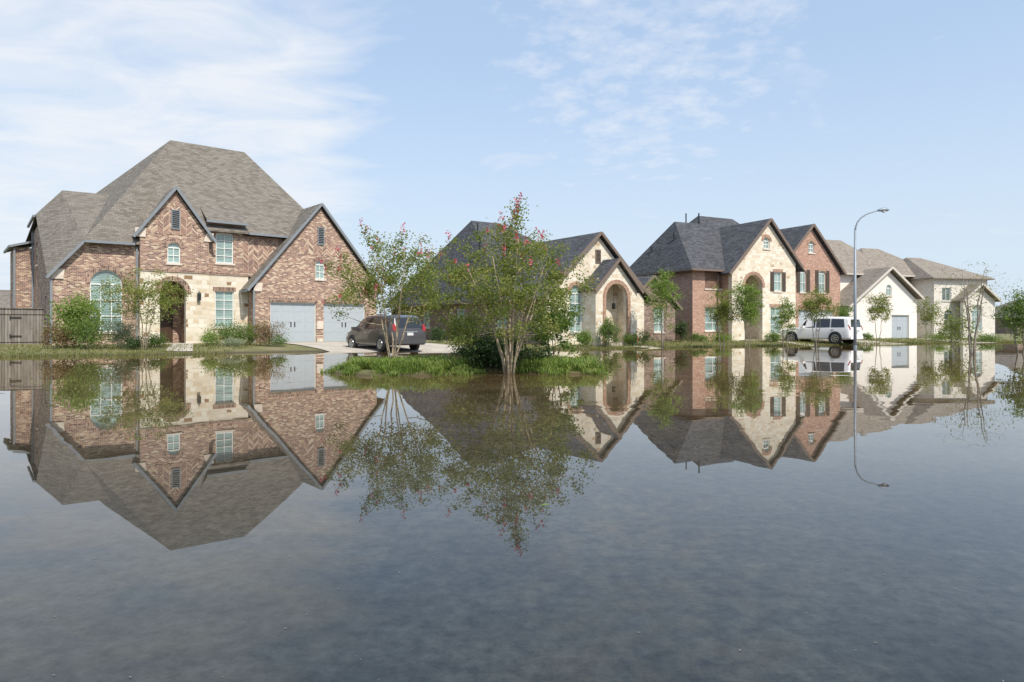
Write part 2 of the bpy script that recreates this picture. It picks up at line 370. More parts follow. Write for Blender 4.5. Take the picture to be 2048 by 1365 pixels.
        for dx in (-.12,.12):
            k=MB(); k.box(c+dx-.03,c+dx+.03,v+.12,v+.151,z0+(z1-z0)*.4,z0+(z1-z0)*.52); k.build('handle',M['black'],o)
        return o
    def entry(s,v,a0,a1,zt,depth,mat,door='door'):
        q=MB(); q.box(a0-.5,a0-.3,v+.22,v+depth,-.2,zt+.3); q.box(a1+.3,a1+.5,v+.22,v+depth,-.2,zt+.3); q.box(a0-.5,a1+.5,v+depth,v+depth+.2,-.2,zt+.3); q.box(a0-.5,a1+.5,v+.22,v+depth,zt+.1,zt+.3)
        q.build_each('porch_wall',mat,s.root)
        c=(a0+a1)/2; d=MB(); d.box(c-.5,c+.5,v+depth-.08,v+depth-.003,.3,2.55)
        for i in (0,1):
            d.box(c-.4+.42*i,c-.02+.42*i,v+depth-.1,v+depth-.08,.5,1.2); d.box(c-.4+.42*i,c-.02+.42*i,v+depth-.1,v+depth-.08,1.35,2.4)
        o=d.build('front_door',M[door],s.root)
        k=MB(); k.box(c+.4,c+.45,v+depth-.16,v+depth-.1,1.2,1.45); k.build('handle',M['black'],o)
        st=MB(); st.box(a0-.3,a1+.3,v-.3,v+depth,-.2,.3); st.build('porch_slab',M['concrete'],s.root)
    def archtrim(s,pl,a0,a1,zt,rise,mat,T=.25,zb=0,off=-.03):
        q=MB(); c=(a0+a1)/2; r=(a1-a0)/2; n=16; zs=zt-rise
        out=[(c+(r+T)*math.cos(math.pi*k/n),zs+(rise+T)*math.sin(math.pi*k/n)) for k in range(n+1)]
        inn=[(c+r*math.cos(math.pi*k/n),zs+rise*math.sin(math.pi*k/n)) for k in range(n,-1,-1)]
        if zb: out=[(a1+T,zb)]+out+[(a0-T,zb)]; inn=[(a0,zb)]+inn+[(a1,zb)]
        q.slab(pl,out+inn,(),off,.12); q.build('arch_trim',M[mat],s.root)
def gable(mb,uc,hl,hr,v0,v1,za,k):
    mb.prism([(uc-hl,v0,za-k*hl),(uc,v0,za),(uc,v1,za),(uc-hl,v1,za-k*hl)])
    mb.prism([(uc,v0,za),(uc+hr,v0,za-k*hr),(uc+hr,v1,za-k*hr),(uc,v1,za)])
def rake(mb,uc,hl,hr,v0,za,k,h=.15,dz=.055,w=.06):
    mb.beam((uc-hl-.03,v0-.035,za-k*hl-dz-.03),(uc,v0-.035,za-dz),w,h); mb.beam((uc,v0-.04,za-dz),(uc+hr+.03,v0-.04,za-k*hr-dz-.03),w,h)
def hip(mb,u0,u1,v0,v1,ze,a,b,vr,zr):
    A=(u0,v0,ze);B=(u1,v0,ze);Cc=(u1,v1,ze);D=(u0,v1,ze);R=(a,vr,zr);S=(b,vr,zr)
    for p in ([A,B,S,R],[B,Cc,S],[Cc,D,R,S],[D,A,R]): mb.prism(p)
def eaves(mb,pts,w=.11,h=.13):
    for p,q in zip(pts,pts[1:]): mb.beam(p,q,w,h)
# ================================================================= HOUSE 1
H=House('brick_house','large two storey house of mixed purple and tan brick with two grey garage doors',-23.57,35,40)
pf=H.front; R=H.root
a=H.window(pf(0),1.66,3.18,.95,4.28,.78,2,2,trim='sold1',sill='cap')
H.wall(pf(0),[(0,-.3),(3.95,-.3),(3.95,5.7),(1.43,5.7),(0,3.95)],[a],M['brick1'])
V=-.4
arc=opening(4.94,6.28,-.3,3.8,.67)[2:]
H.wall(pf(V),[(3.95,-.3),(4.94,-.3)]+arc[::-1]+[(6.28,-.3),(7.52,-.3),(7.52,4.3),(3.95,4.3)],[],M['stone1'],.35)
a=H.window(pf(V),5.32,5.99,4.8,5.97,.3,1,1,trim='sold1',sill='cap')
H.wall(pf(V),[(3.95,4.3),(7.52,4.3),(7.52,6.45),(5.735,8.9),(3.95,6.45)],[a],M['brick1'],.35)
q=MB(); q.slab(pf(V),[(4.35,6.4),(7.12,6.4),(5.735,8.3)],(),-.018,.016); q.build('herringbone_panel',M['herr1'],R)
H.vent(pf(V-.02),5.735,.36,6.75,7.75,'trim1')
H.archtrim(pf(V),4.94,6.28,3.8,.67,'sold1',.28)
H.entry(V,4.94,6.28,3.9,2.2,M['brick1'])
a=H.window(pf(0),8.03,9.03,5.0,6.78,0,1,3,sill='cap'); 
H.wall(pf(0),[(7.52,4.3),(15.2,4.3),(15.2,6.75),(9.6,6.75),(9.6,7.35),(7.52,7.35)],[a],M['brick1'])
q=MB(); q.slab(pf(0),[(9.6,4.5),(12.6,4.5),(12.6,6.6),(9.6,6.6)],(),-.018,.016); q.build('herringbone_panel',M['herr1'],R)
a=H.window(pf(0),7.98,9.06,1.2,3.35,0,1,3,sill='cap',lintel='sold1')
H.wall(pf(0),[(7.52,-.3),(9.9,-.3),(9.9,4.3),(7.52,4.3)],[a],M['stone1'])
q=MB(); q.slab(pf(0),[(7.55,4.3),(9.9,4.3),(9.9,4.42),(7.55,4.42)],(),-.05,.06); q.slab(pf(V),[(3.92,4.3),(7.55,4.3),(7.55,4.42),(3.92,4.42)],(),-.05,.06); q.build_each('stone_band',M['sold1'],R)
V=-1.2
a=H.window(pf(V),13.66,14.28,4.25,5.45,.3,1,1,trim='sold1',sill='cap')
H.wall(pf(V),[(9.9,-.3),(10.8,-.3),(10.8,2.75),(13.7,2.75),(13.7,-.3),(14.2,-.3),(14.2,2.75),(17.1,2.75),(17.1,-.3),(17.95,-.3),(17.95,3.9),(14,8.72),(9.9,3.72)],[a],M['brick1'],.3)
q=MB(); q.slab(pf(V),[(12.5,5.75),(15.5,5.75),(14,7.6)],(),-.018,.016); q.build('herringbone_panel',M['herr1'],R)
H.vent(pf(V-.02),14.0,.34,6.45,7.45,'trim1')
H.garage(V,10.8,13.7,.22,2.75); H.garage(V,14.2,17.1,.22,2.75)
q=MB()
for a0,a1 in ((10.7,13.8),(14.1,17.2)): q.slab(pf(V),[(a0,2.75),(a1,2.75),(a1,3.0),(a0,3.0)],(),-.025,.06)
q.build_each('garage_lintel',M['sold1'],R)
q=MB(); q.box(13.75,14.15,V-.04,V-.003,1.1,1.6); q.box(13.75,14.15,V-.04,V-.003,.2,.5); q.build_each('stone_block',M['cap'],R)
H.wall(H.left(9.9),[(-.9,-.3),(-.0,-.3),(-.0,3.45),(-.9,3.45)],[],M['brick1'],.2)
H.wall(H.left(17.75),[(-.9,-.3),(10,-.3),(10,3.4),(-.9,3.4)],[],M['brick1'],.2)
a=H.window(H.left(0),6.7,7.6,4.9,6.3,0,0,1,sill='cap')
a2=H.window(H.left(0),2.2,3.1,1.3,2.9,0,0,1,sill='cap')
H.wall(H.left(0),[(.22,-.3),(9,-.3),(9,7.0),(5.6,7.35),(.22,3.95)],[a,a2],M['brick1'],.2)
H.wall(H.left(-.9),[(9.2,-.3),(13,-.3),(13,6.05),(9.2,6.05)],[],M['brick1'],.2)
H.wall(pf(9),[(-.9,-.3),(-.003,-.3),(-.003,6.05),(-.9,6.05)],[],M['brick1'],.2)
H.wall(pf(12),[(-.6,-.3),(15.2,-.3),(15.2,6.7),(-.6,6.1)],[],M['brick1'],.2)
H.wall(H.left(15),[(.25,-.3),(11.9,-.3),(11.9,6.7),(.25,6.7)],[],M['brick1'],.2)
r=MB(); P1=(-.25,-.25,3.8);P2=(1.35,-.3,5.78);P3=(-.2,5.6,7.7);Ra=(1.13,6,9.3);Rb=(3.6,6,9.35);R1=(7,6,13.3);R2=(11.7,6,13.3)
E1=(4.1,-.3,5.82);E2=(4.1,-.35,6.9);E3=(15.5,-.35,6.9);E4=(15.5,12.4,6.9);E5=(-.2,12.4,6.6)
for p in ([P1,P2,P3],[P2,Ra,P3],[P2,Rb,Ra],[P2,R1,Rb],[P2,E1,R1],[E1,E2,R1],[E2,E3,R2,R1],[E3,E4,R2],[E4,E5,R1,R2],[P3,Ra,E5],[Ra,Rb,E5],[Rb,R1,E5]): r.prism(p,.1)
gable(r,5.735,2.1,2.1,-.58,3.5,9.1,1.375)
gable(r,14,4.55,4.45,-1.38,3.2,9.03,1.22)
r.prism([(14,3.2,9.05),(18.5,3.2,3.56),(18.5,10.2,3.56),(14,10.2,9.05)]); r.prism([(-1.15,8.8,6.15),(.2,8.8,6.6),(.2,13.2,6.6),(-1.15,13.2,6.15)])
r.prism([(7.45,-.35,7.42),(9.75,-.35,7.42),(9.75,1.3,8.5),(7.45,1.3,8.5)],.08)
roof=r.build('roof',M['shing1'],R)
q=MB(); rake(q,5.735,2.12,2.12,-.58,9.1,1.375); rake(q,14,4.57,4.47,-1.38,9.03,1.22)
q.beam((-.28,-.3,3.72),(1.35,-.35,5.7),.07,.14)
q.build_each('fascia',M['trim1'],roof)
q=MB(); eaves(q,[(1.35,-.4,5.7),(3.7,-.4,5.72)]); eaves(q,[(9.82,-.42,6.83),(15.5,-.42,6.83)]); eaves(q,[(7.4,-.4,7.36),(9.8,-.4,7.36)]); eaves(q,[(-.28,5.6,7.6),(-.28,9,7.35)]); eaves(q,[(-1.2,8.75,6.08),(-1.2,13.2,6.08)]); eaves(q,[(9.38,-1.35,3.36),(9.38,-.1,3.36)]); eaves(q,[(-1.2,8.72,6.08),(0,8.72,6.45)])
q.build_each('gutter',M['trim1'],roof)
for (uu,vv,z0,z1) in ((-.06,-.08,.1,3.7),(-.07,8.85,.1,7.3),(3.86,-.07,.1,5.6),(9.8,-1.26,.1,3.4),(-.97,8.9,.1,6.0)):
    q=MB(); q.box(uu-.05,uu+.05,vv-.04,vv+.04,z0,z1); q.build('downspout',M['trim1'],R)
for (uu,zz,vv) in ((3.98,6.15,-.45),(7.49,6.15,-.45),(10.05,3.35,-1.25),(.25,3.7,-.05)):
    q=MB(); q.slab(pf(vv),[(uu-.28,zz),(uu+.22,zz),(uu+.28,zz+.5),(uu-.1 if uu>5 else uu-.28,zz+.5)],(),-.02,.06); q.build('corbel_stone',M['cap'],R)
q=MB(); q.box(6.86,7.04,-.62,-.48,2.75,3.15); q.tube([(6.95,-.55,3.15),(6.95,-.55,3.28)],[.09,.01],6); q.tube([(6.95,-.42,2.7),(6.95,-.5,2.65),(6.95,-.55,2.75)],.015,5); o=q.build('wall_lantern',M['black'],R)
for uu,zz in ((8,11.4),(12.2,10.2)):
    q=MB(); q.tube([(uu,8.2,zz-1),(uu,8.2,zz+.4)],.06,8); q.build('vent_pipe',M['black'],roof)
# ================================================================= HOUSE 2
H=House('stone_front_house','one storey charcoal roofed house with cream stone gable and arched door, behind the island trees',1.95,39,35)
pf=H.front; R=H.root
a=H.window(pf(0),1.75,2.72,.9,3.7,.5,1,3,trim='sold3',sill='cap')
H.wall(pf(0),[(0,-.3),(7.9,-.3),(7.9,3.0),(4,6.75),(0,3.0)],[a],M['stone2'])
H.vent(pf(0),3.95,.32,5.15,5.85,'trim2')
V=-1.2; ar=opening(3.5,5.25,-.3,3.8,.87)[2:]
H.wall(pf(V),[(2.7,-.3),(3.5,-.3)]+ar[::-1]+[(5.25,-.3),(6.05,-.3),(6.05,3.42),(4.4,5.08),(2.7,3.42)],[],M['stone2'],.35)
H.archtrim(pf(V),3.5,5.25,3.8,.87,'sold3',.24,zb=.3)
H.entry(V,3.5,5.25,3.8,2.0,M['stone2'])
H.wall(H.left(2.7),[(V+.36,-.3),(-.003,-.3),(-.003,3.4),(V+.36,3.4)],[],M['stone2'],.2); H.wall(H.left(5.85),[(V+.36,-.3),(-.003,-.3),(-.003,3.4),(V+.36,3.4)],[],M['stone2'],.2)
ws=[]
for v0 in (4,9,14): ws.append(H.window(H.left(0),v0,v0+1.1,1.2,2.5,0,0,1,sill='cap'))
H.wall(H.left(0),[(.23,-.3),(20,-.3),(20,2.9),(.23,2.9)],ws,M['brick2'],.2)
a=H.window(pf(1.5),10.4,11.4,.9,2.6,0,1,2,sill='cap',lintel='sold3')
H.wall(pf(1.5),[(7.95,-.3),(12.5,-.3),(12.5,2.65),(10.2,4.5),(7.95,2.65)],[a],M['brick2'])
H.wall(H.left(12.3),[(1.75,-.3),(20,-.3),(20,2.7),(1.75,2.7)],[],M['brick2'],.2); H.wall(pf(20.2),[(0,-.3),(12.5,-.3),(12.5,2.7),(0,2.7)],[],M['brick2'],.2)
r=MB(); hip(r,-.45,12.9,3.2,21,2.95,3.3,5.9,13.5,9.35)
gable(r,4,4.4,4.4,-.25,11,6.96,.905); gable(r,4.38,1.9,1.9,-1.45,3,5.3,1.0); gable(r,10.2,2.7,2.7,1.3,9,4.72,.8)
roof=r.build('roof',M['shing2'],R)
q=MB(); rake(q,4,4.42,4.42,-.25,6.96,.905,.17); rake(q,4.38,1.92,1.92,-1.45,5.3,1.0,.17); rake(q,10.2,2.72,2.72,1.3,4.72,.8,.17); q.build_each('fascia',M['trim2'],roof)
q=MB(); eaves(q,[(-.5,-.3,2.85),(-.5,21,2.85)]); q.build('gutter',M['trim2'],roof)
for uu,vv,zz in ((1.2,9,7.1),(2.6,11.5,8.4)):
    q=MB(); q.tube([(uu,vv,zz-1.2),(uu,vv,zz+.45)],.06,8); q.build('vent_pipe',M['black'],roof)
q=MB(); q.box(4.35,4.5,-.95,-.8,2.3,2.65); q.tube([(4.43,-.87,2.65),(4.43,-.87,3.8)],.012,5); q.build('porch_lantern',M['black'],R)
# ================================================================= HOUSE 3
H=House('gabled_house','two storey charcoal roofed house with a cream stone gable beside a red brick gable',12.96,49,27)
pf=H.front; R=H.root
w1=H.rect(1410,1443,540,578,0); w2=H.rect(1410,1443,615,662,0)
hs=[H.window(pf(0),*w1,0,1,1,sill='cap',lintel='sold3'),H.window(pf(0),*w2,0,1,2,sill='cap',lintel='sold3')]
H.wall(pf(0),[(0,-.3),(2.8,-.3),(2.8,5.4),(0,5.4)],hs,M['brick3'])
V=-1.0
hs=[H.window(pf(V),*H.rect(1527,1539,475,498,V),.28,1,1,trim='sold3',sill='cap'),H.window(pf(V),*H.rect(1548,1563,545,583,V),0,1,1,shut=True,lintel='sold3',sill='cap'),H.window(pf(V),*H.rect(1541,1562,615,668,V),0,1,2,lintel='sold3',sill='cap')]
ar=opening(4.05,5.85,-.3,5.1,.9)[2:]
H.wall(pf(V),[(2.8,-.3),(4.05,-.3)]+ar[::-1]+[(5.85,-.3),(9.35,-.3),(9.35,6.1),(6.45,9.1),(2.8,5.35)],hs,M['stone2'],.35)
H.archtrim(pf(V),4.05,5.85,5.1,.9,'sold3',.24)
H.entry(V,4.05,5.85,5.1,2.0,M['stone2'])
H.wall(H.left(2.8),[(V+.36,-.3),(-.003,-.3),(-.003,5.35),(V+.36,5.35)],[],M['brick3'],.2)
V=-.5
hs=[H.window(pf(V),*H.rect(1617,1628,483,506,V),.25,1,1,trim='sold3',sill='cap'),H.window(pf(V),*H.rect(1600,1612,540,585,V),.25,1,1,shut=True,trim='sold3',sill='cap'),H.window(pf(V),*H.rect(1637,1651,542,586,V),.25,1,1,shut=True,trim='sold3',sill='cap')]
H.wall(pf(V),[(9.38,-.3),(10.3,-.3),(10.3,2.6),(14.3,2.6),(14.3,-.3),(15.1,-.3),(15.1,5.6),(11.67,9.1),(9.38,6.8)],hs,M['brick3'],.3)
H.garage(V,10.3,14.3,.15,2.6)
q=MB(); q.slab(pf(V),[(10.2,2.6),(14.4,2.6),(14.4,2.84),(10.2,2.84)],(),-.025,.06); q.build('garage_lintel',M['sold3'],R)
H.wall(H.left(0),[(.23,-.3),(7.6,-.3),(7.6,5.35),(.23,5.35)],[H.window(H.left(0),3,3.8,3.6,4.6,0,0,0,sill='cap')],M['brick3'],.2)
H.wall(H.left(4.2),[(7.6,-.3),(15.5,-.3),(15.5,5.35),(7.6,5.35)],[],M['brick3'],.2); H.wall(pf(7.6),[(.2,-.3),(4.2,-.3),(4.2,5.35),(.2,5.35)],[],M['brick3'],.2)
H.wall(H.left(14.9),[(-.19,-.3),(15.5,-.3),(15.5,5.4),(-.19,5.4)],[],M['brick3'],.2); H.wall(pf(15.5),[(4.2,-.3),(15.1,-.3),(15.1,5.4),(4.2,5.4)],[],M['brick3'],.2)
r=MB(); hip(r,-.45,9,-.45,8.1,5.42,2.0,7,4.3,9.55); hip(r,3.8,15.6,1.5,16,5.4,8.7,12.8,9,11.2)
gable(r,6.45,4.05,3.6,-1.25,8,9.33,1.03); gable(r,11.67,3.5,3.75,-.75,8,9.35,1.0)
roof=r.build('roof',M['shing2'],R)
q=MB(); rake(q,6.45,4.07,3.4,-1.25,9.33,1.03,.19); rake(q,11.67,2.6,3.77,-.75,9.35,1.0,.19); q.build_each('fascia',M['trim2'],roof)
q=MB(); eaves(q,[(-.5,8.1,5.33),(-.5,-.5,5.33),(2.4,-.5,5.33)]); q.build_each('gutter',M['trim2'],roof)
for uu,vv,zz in ((4.5,4.3,10.4),(1.0,3.2,8.5),(7.3,9,11.3),(.6,5.4,7.6)):
    q=MB(); q.tube([(uu,vv,zz-1.6),(uu,vv,zz)],.06,8); q.build('vent_pipe',M['black'],roof)
q=MB(); q.box(2.3,2.4,-.09,-.003,.1,5.2); q.build('downspout',M['trim2'],R)
# ================================================================= HOUSE 4
H=House('white_stucco_house','white stucco house with tan roof, front gable and grey garage door beyond the lamp post',28.2,57,20)
pf=H.front; R=H.root
hs=[H.window(pf(0),*H.rect(1772,1783,570,592,0),.3,1,0,sill='cap')]
g0=H.u(1783,0);g1=H.u(1818,0)
H.wall(pf(0),[(-.2,-.3),(g0,-.3),(g0,2.3),(g1,2.3),(g1,-.3),(7.6,-.3),(7.6,3.6),(4.3,6.1),(-.2,2.9)],hs,M['stucco'])
H.garage(0,g0,g1,.15,2.3)
hs=[H.window(pf(2.5),*H.rect(1811,1840,556,584,2.5),0,3,0,sill='trim4',pane='blind2',frame='trim2'),H.window(pf(2.5),*H.rect(1840,1858,612,658,2.5),0,1,1,sill='trim4',pane='blind2'),H.window(pf(2.5),*H.rect(1849,1860,566,590,2.5),0,0,0,sill='trim4',pane='blind2')]
H.wall(pf(2.5),[(-2.2,-.3),(13.2,-.3),(13.2,6.0),(-2.2,6.0)],hs,M['stucco'])
H.wall(H.left(-2.2),[(2.75,-.3),(12,-.3),(12,6.0),(2.75,6.0)],[],M['stucco']); H.wall(H.left(13.0),[(2.75,-.3),(12,-.3),(12,6.0),(2.75,6.0)],[],M['stucco']); H.wall(pf(12),[(-2.2,-.3),(13.2,-.3),(13.2,6.0),(-2.2,6.0)],[],M['stucco'])
H.wall(H.left(-.2),[(.23,-.3),(2.49,-.3),(2.49,2.9),(.23,2.9)],[],M['stucco']); H.wall(H.left(7.4),[(.23,-.3),(2.49,-.3),(2.49,3.4),(.23,3.4)],[],M['stucco'])
r=MB(); hip(r,-2.7,8.5,2.1,12.4,6.0,4,6.2,7,9.6); hip(r,4.6,13.6,2.08,12.0,6.01,8.3,10.4,6.5,8.9); gable(r,4.3,4.7,3.6,-.4,6,6.38,.72)
roof=r.build('roof',M['shing4'],R)
q=MB(); rake(q,4.3,4.72,3.62,-.4,6.38,.72,.18); q.build_each('fascia',M['trim4'],roof)
q=MB(); eaves(q,[(-2.7,2.0,5.9),(13.6,2.0,5.9)]); q.build('gutter',M['trim4'],roof)
for uu in (2.5,6): 
    q=MB(); q.tube([(uu,8,7.8),(uu,8,9.4)],.07,8); q.build('vent_pipe',M['black'],roof)
# ================================================================= HOUSE 5
H=House('cream_brick_house','cream brick house with tan roof and arched window, last large house at the right',37.4,60.5,14)
pf=H.front; R=H.root
hs=[H.window(pf(0),*H.rect(1884,1902,576,602,0),0,1,0,pane='blind2',sill='trim4'),H.window(pf(0),*H.rect(1888,1908,620,665,0),.3,1,2,sill='trim4',pane='blind2')]
H.wall(pf(0),[(0,-.3),(5.9,-.3),(5.9,5.6),(0,5.6)],hs,M['brick4'])
V=-1; hs=[H.window(pf(V),*H.rect(1944,1964,610,662,V),.5,2,2,sill='trim4',trim='brick4',pane='blind')]
H.wall(pf(V),[(2.1,-.3),(5.6,-.3),(5.6,3.6),(3.85,4.9),(2.1,3.6)],hs,M['brick4'],.3)
H.wall(H.left(0),[(.23,-.3),(9,-.3),(9,5.6),(.23,5.6)],[],M['brick4']); H.wall(H.left(5.68),[(.23,-.3),(9,-.3),(9,5.6),(.23,5.6)],[],M['brick4']); H.wall(pf(9),[(0,-.3),(5.9,-.3),(5.9,5.6),(0,5.6)],[],M['brick4'])
r=MB(); hip(r,-.5,6.3,-.4,9.5,5.63,1.4,3.0,4.5,7.9); gable(r,3.85,2.05,2.05,-1.35,-.05,5.12,.74); roof=r.build('roof',M['shing4'],R)
q=MB(); rake(q,3.85,2.07,2.07,-1.35,5.12,.74,.16); q.build_each('fascia',M['trim4'],roof)
H=House('distant_house','small distant house with grey roof at the far right edge of the photo',77,104,10)
H.wall(H.front(0),[(0,-.3),(12,-.3),(12,2.8),(0,2.8)],[H.window(H.front(0),3,4.4,1,2.3,0,1,0,pane='blind2'),H.window(H.front(0),7,8.4,1,2.3,0,1,0,pane='blind2')],M['brick2']); H.wall(H.left(0),[(.3,-.3),(9,-.3),(9,2.8),(.3,2.8)],[],M['brick2'])
r=MB(); hip(r,-.5,12.5,-.5,9.5,2.8,4,8,4.5,5.6); r.build('roof',M['shing1'],H.root)
H=House('distant_house','distant house roof showing behind the wooden fence at the left edge',-52,60,30)
H.wall(H.front(0),[(0,-.3),(12,-.3),(12,2.8),(0,2.8)],[H.window(H.front(0),3,4.4,1,2.3,0,1,0,pane='blind2')],M['brick2']); H.wall(H.left(0),[(.3,-.3),(9,-.3),(9,2.8),(.3,2.8)],[],M['brick2'])
r=MB(); hip(r,-.5,12.5,-.5,9.5,2.8,4,8,4.5,4.9); r.build('roof',M['shing1'],H.root)
# ---------------------------------------------------------------- paving
strip('driveway',(-11.0,41.4),(-1.6,30.2),6.6,7.6)
strip('path',(-18.2,37.8),(-15.0,30.8),1.0,1.1)
strip('driveway',(24.0,53.6),(29,46.0),4.6,5.2)
strip('driveway',(35.2,58.6),(38.5,51.5),3.2,4)
strip('path',(7.4,40.2),(9.8,36.8),1.2,1.3)
strip('path',(18.5,50.2),(20.5,44),1.2,1.3)
# ---------------------------------------------------------------- fences
def fence(label,p0,p1,h,gate=False):
    p0=Vector((*p0,0));p1=Vector((*p1,0)); L_=(p1-p0).length; a=math.atan2(p1.y-p0.y,p1.x-p0.x); zb=tz(p0.x,p0.y)
    R=empty('wooden_fence',(p0.x,p0.y,zb),a); tag(R,label,'fence')
    q=MB(); q.slab(((0,0,0),(1,0,0),(0,1,0)),[(0,-.2),(L_,-.2),(L_,h),(0,h)],(),0,.025); q.build('plank_panel',M['fence'],R)
    q=MB(); q.box(0,L_,-.06,.09,h,h+.05); q.box(0,L_,-.045,-.003,h-.3,h-.18); q.box(0,L_,-.045,-.003,.15,.28); q.build_each('rail',M['fence'],R)
    n=int(L_/2.2)+1
    for i in range(n+1):
        x=L_*i/n; q=MB(); q.box(x-.05,x+.05,.03,.12,-.2,h-.02); q.build('post',M['fence'],R)
    if gate:
        for z in (.45,h-.5):
            q=MB(); q.box(L_-1.5,L_-1.0,-.06,-.046,z,z+.05); q.box(L_-1.53,L_-1.48,-.07,-.046,z-.08,z+.13); q.build('gate_hinge',M['black'],R)
c40,s40=math.cos(math.radians(40)),math.sin(math.radians(40))
def h1(u,v): return (-23.57+c40*u-s40*v,35+s40*u+c40*v)
fence('weathered grey wooden fence with black gate hinges left of the big brick house',h1(-7.5,3.5),h1(-.02,3.5),1.95,True)
fence('short grey wooden fence behind the dark minivan',h1(18,4.5),h1(22.3,5.2),1.9)
# ---------------------------------------------------------------- vegetation
def leaf(mb,p,rng,size,asp=.5,droop=0):
    a=Vector((rng.gauss(0,1),rng.gauss(0,1),rng.gauss(0,.7)-droop)).normalized(); b=a.cross(Vector((rng.gauss(0,1),rng.gauss(0,1),rng.gauss(0,1)))).normalized()
    l=size*rng.uniform(.7,1.3)*.5; w=l*asp; i=len(mb.v)
    mb.v+=[tuple(p-a*l),tuple(p+b*w),tuple(p+a*l),tuple(p-b*w)]; mb.f.append((i,i+1,i+2,i+3))
def tree(name,label,cat,X,Y,top,rx,rz,cz,nstem,ncl,nleaf,lsize,lm,seed,cr=.22,sr=.035,group=None,flowers=0,bark='bark',asp=.55,leader=None,fan=.45,fbias=0,z0=None,stemtop=.75,fm='flower'):
    rng=random.Random(seed); zb=tz(X,Y) if z0 is None else z0
    R=empty(name,(X,Y,zb)); tag(R,label,cat,group)
    tr=MB(); nodes=[]
    for i in range(nstem):
        an=2*math.pi*(i+rng.uniform(-.3,.3))/nstem; tx=rx*fan*math.cos(an)*rng.uniform(.6,1.2) if nstem>1 else rng.uniform(-.1,.1); ty=rx*fan*math.sin(an)*rng.uniform(.6,1.2) if nstem>1 else 0
        tz_=(cz+rz*stemtop)*rng.uniform(.8,1.05); bx=.09*math.cos(an)*(nstem>1); by=.09*math.sin(an)*(nstem>1); n=9; pts=[];rad=[]
        for k in range(n):
            t=k/(n-1); pts.append((bx+tx*t**1.25+rng.gauss(0,.02),by+ty*t**1.25+rng.gauss(0,.02),-.25 if k==0 else tz_*t)); rad.append(sr*(1-.78*t)*rng.uniform(.9,1.1))
        tr.tube(pts,rad,6)
        nodes+=[(Vector(pts[k]),rad[k]) for k in range(3,n)]
    cl=[]
    ph=[rng.uniform(0,6.28) for _ in range(4)]
    for i in range(ncl):
        d=Vector((rng.gauss(0,1),rng.gauss(0,1),rng.gauss(0,1))).normalized(); q=rng.random()**.45
        az=math.atan2(d.y,d.x); mod=1+.16*math.sin(3*az+ph[0])+.14*math.sin(5*az+ph[1]+d.z*3)+.12*math.sin(d.z*7+ph[2])
        cl.append(Vector((d.x*rx*q*mod,d.y*rx*q*mod,cz+d.z*rz*q*mod)))
    if leader:
        for (lx,lz) in leader:
            for k in range(4): cl.append(Vector((lx*(.6+.13*k)+rng.gauss(0,.04),rng.gauss(0,.08),lz-.55+.17*k)))
    cl=[c for c in cl if c.z>.12]
    cl.sort(key=lambda c:min((c-p).length for p,_ in nodes))
    for c in cl:
        best=min(nodes,key=lambda nd:(nd[0]-c).length+max(0,nd[0].z-c.z)*1.5)
        p,rr=best; mid=(p+c)/2+Vector((rng.gauss(0,.03),rng.gauss(0,.03),-.06*(c-p).length))
        r0=min(rr*.7,.014); tr.tube([p,mid,c],[r0,r0*.75,r0*.45],4); nodes.append((c,r0*.6)); nodes.append((mid,r0*.75))
    lf=MB(); fl=MB()
    for c in cl:
        s=cr*rng.uniform(.6,1.3)
        for k in range(int(nleaf*rng.uniform(.6,1.3))):
            p=c+Vector((rng.gauss(0,s*.55),rng.gauss(0,s*.55),rng.gauss(0,s*.42))); 
            if p.z>.03: leaf(lf,p,rng,lsize,asp)
    if flowers:
        cand=sorted(cl,key=lambda c:-(c.z+fbias*c.x-.35*c.y+rng.gauss(0,.6)))[:flowers]
        for c in cand:
            out=(c-Vector((0,0,cz))).normalized(); cc=c+out*cr*.75+Vector((0,-.06,.05)); fs=rng.uniform(.5,1.0)
            for k in range(int(24*fs)): leaf(fl,cc+Vector((rng.gauss(0,.04*fs),rng.gauss(0,.04*fs),rng.gauss(0,.075*fs))),rng,.048,.9)
    tr.build('trunk',M[bark],R,smooth=True,uv=False)
    if lf.v: lf.build('crown',M[lm],R,fix=False,uv=False)
    if fl.v: fl.build('blossom',M[fm],R,fix=False,uv=False)
    return R
tree('crape_myrtle','tallest crape myrtle, many pale stems and pink blossom, in the middle of the island','tree',wx(1020,17.2),17.2,4.3,1.88,1.3,2.2,9,178,94,.066,'crape',11,cr=.25,sr=.034,flowers=28,leader=[(.25,4.3),(-.25,3.75),(.05,3.85),(-.6,3.6),(.8,3.4),(1.3,3.2),(-1.3,3.35),(1.7,2.9),(-1.75,3.0),(-1.6,2.5)],fan=.55,z0=.0)
tree('crape_myrtle','thin open crape myrtle with pink blossom at the left of the flooded island','tree',wx(785,18.6),18.6,3.9,1.6,1.2,2.35,6,118,84,.066,'crape',5,cr=.25,sr=.028,flowers=24,leader=[(-.75,3.8),(-.3,3.5),(.3,3.65),(.9,3.5),(-1.4,3.1),(1.3,3.2)],fan=.6,fbias=-.3,z0=.05)
tree('broadleaf_shrub','dark green broadleaf shrub at the foot of the tallest crape myrtle','shrub',wx(1000,18.4),18.4,1,1.25,.4,.4,5,100,85,.085,'darkg',21,cr=.22,sr=.015,fan=.7,bark='bark2',z0=.05)
tree('leafy_shrub','tall green leafy shrub right of and behind the tallest crape myrtle','shrub',wx(1108,18.6),18.6,2,.68,.95,1.2,5,65,65,.078,'green',22,cr=.21,sr=.018,fan=.6,bark='bark2',z0=.05)
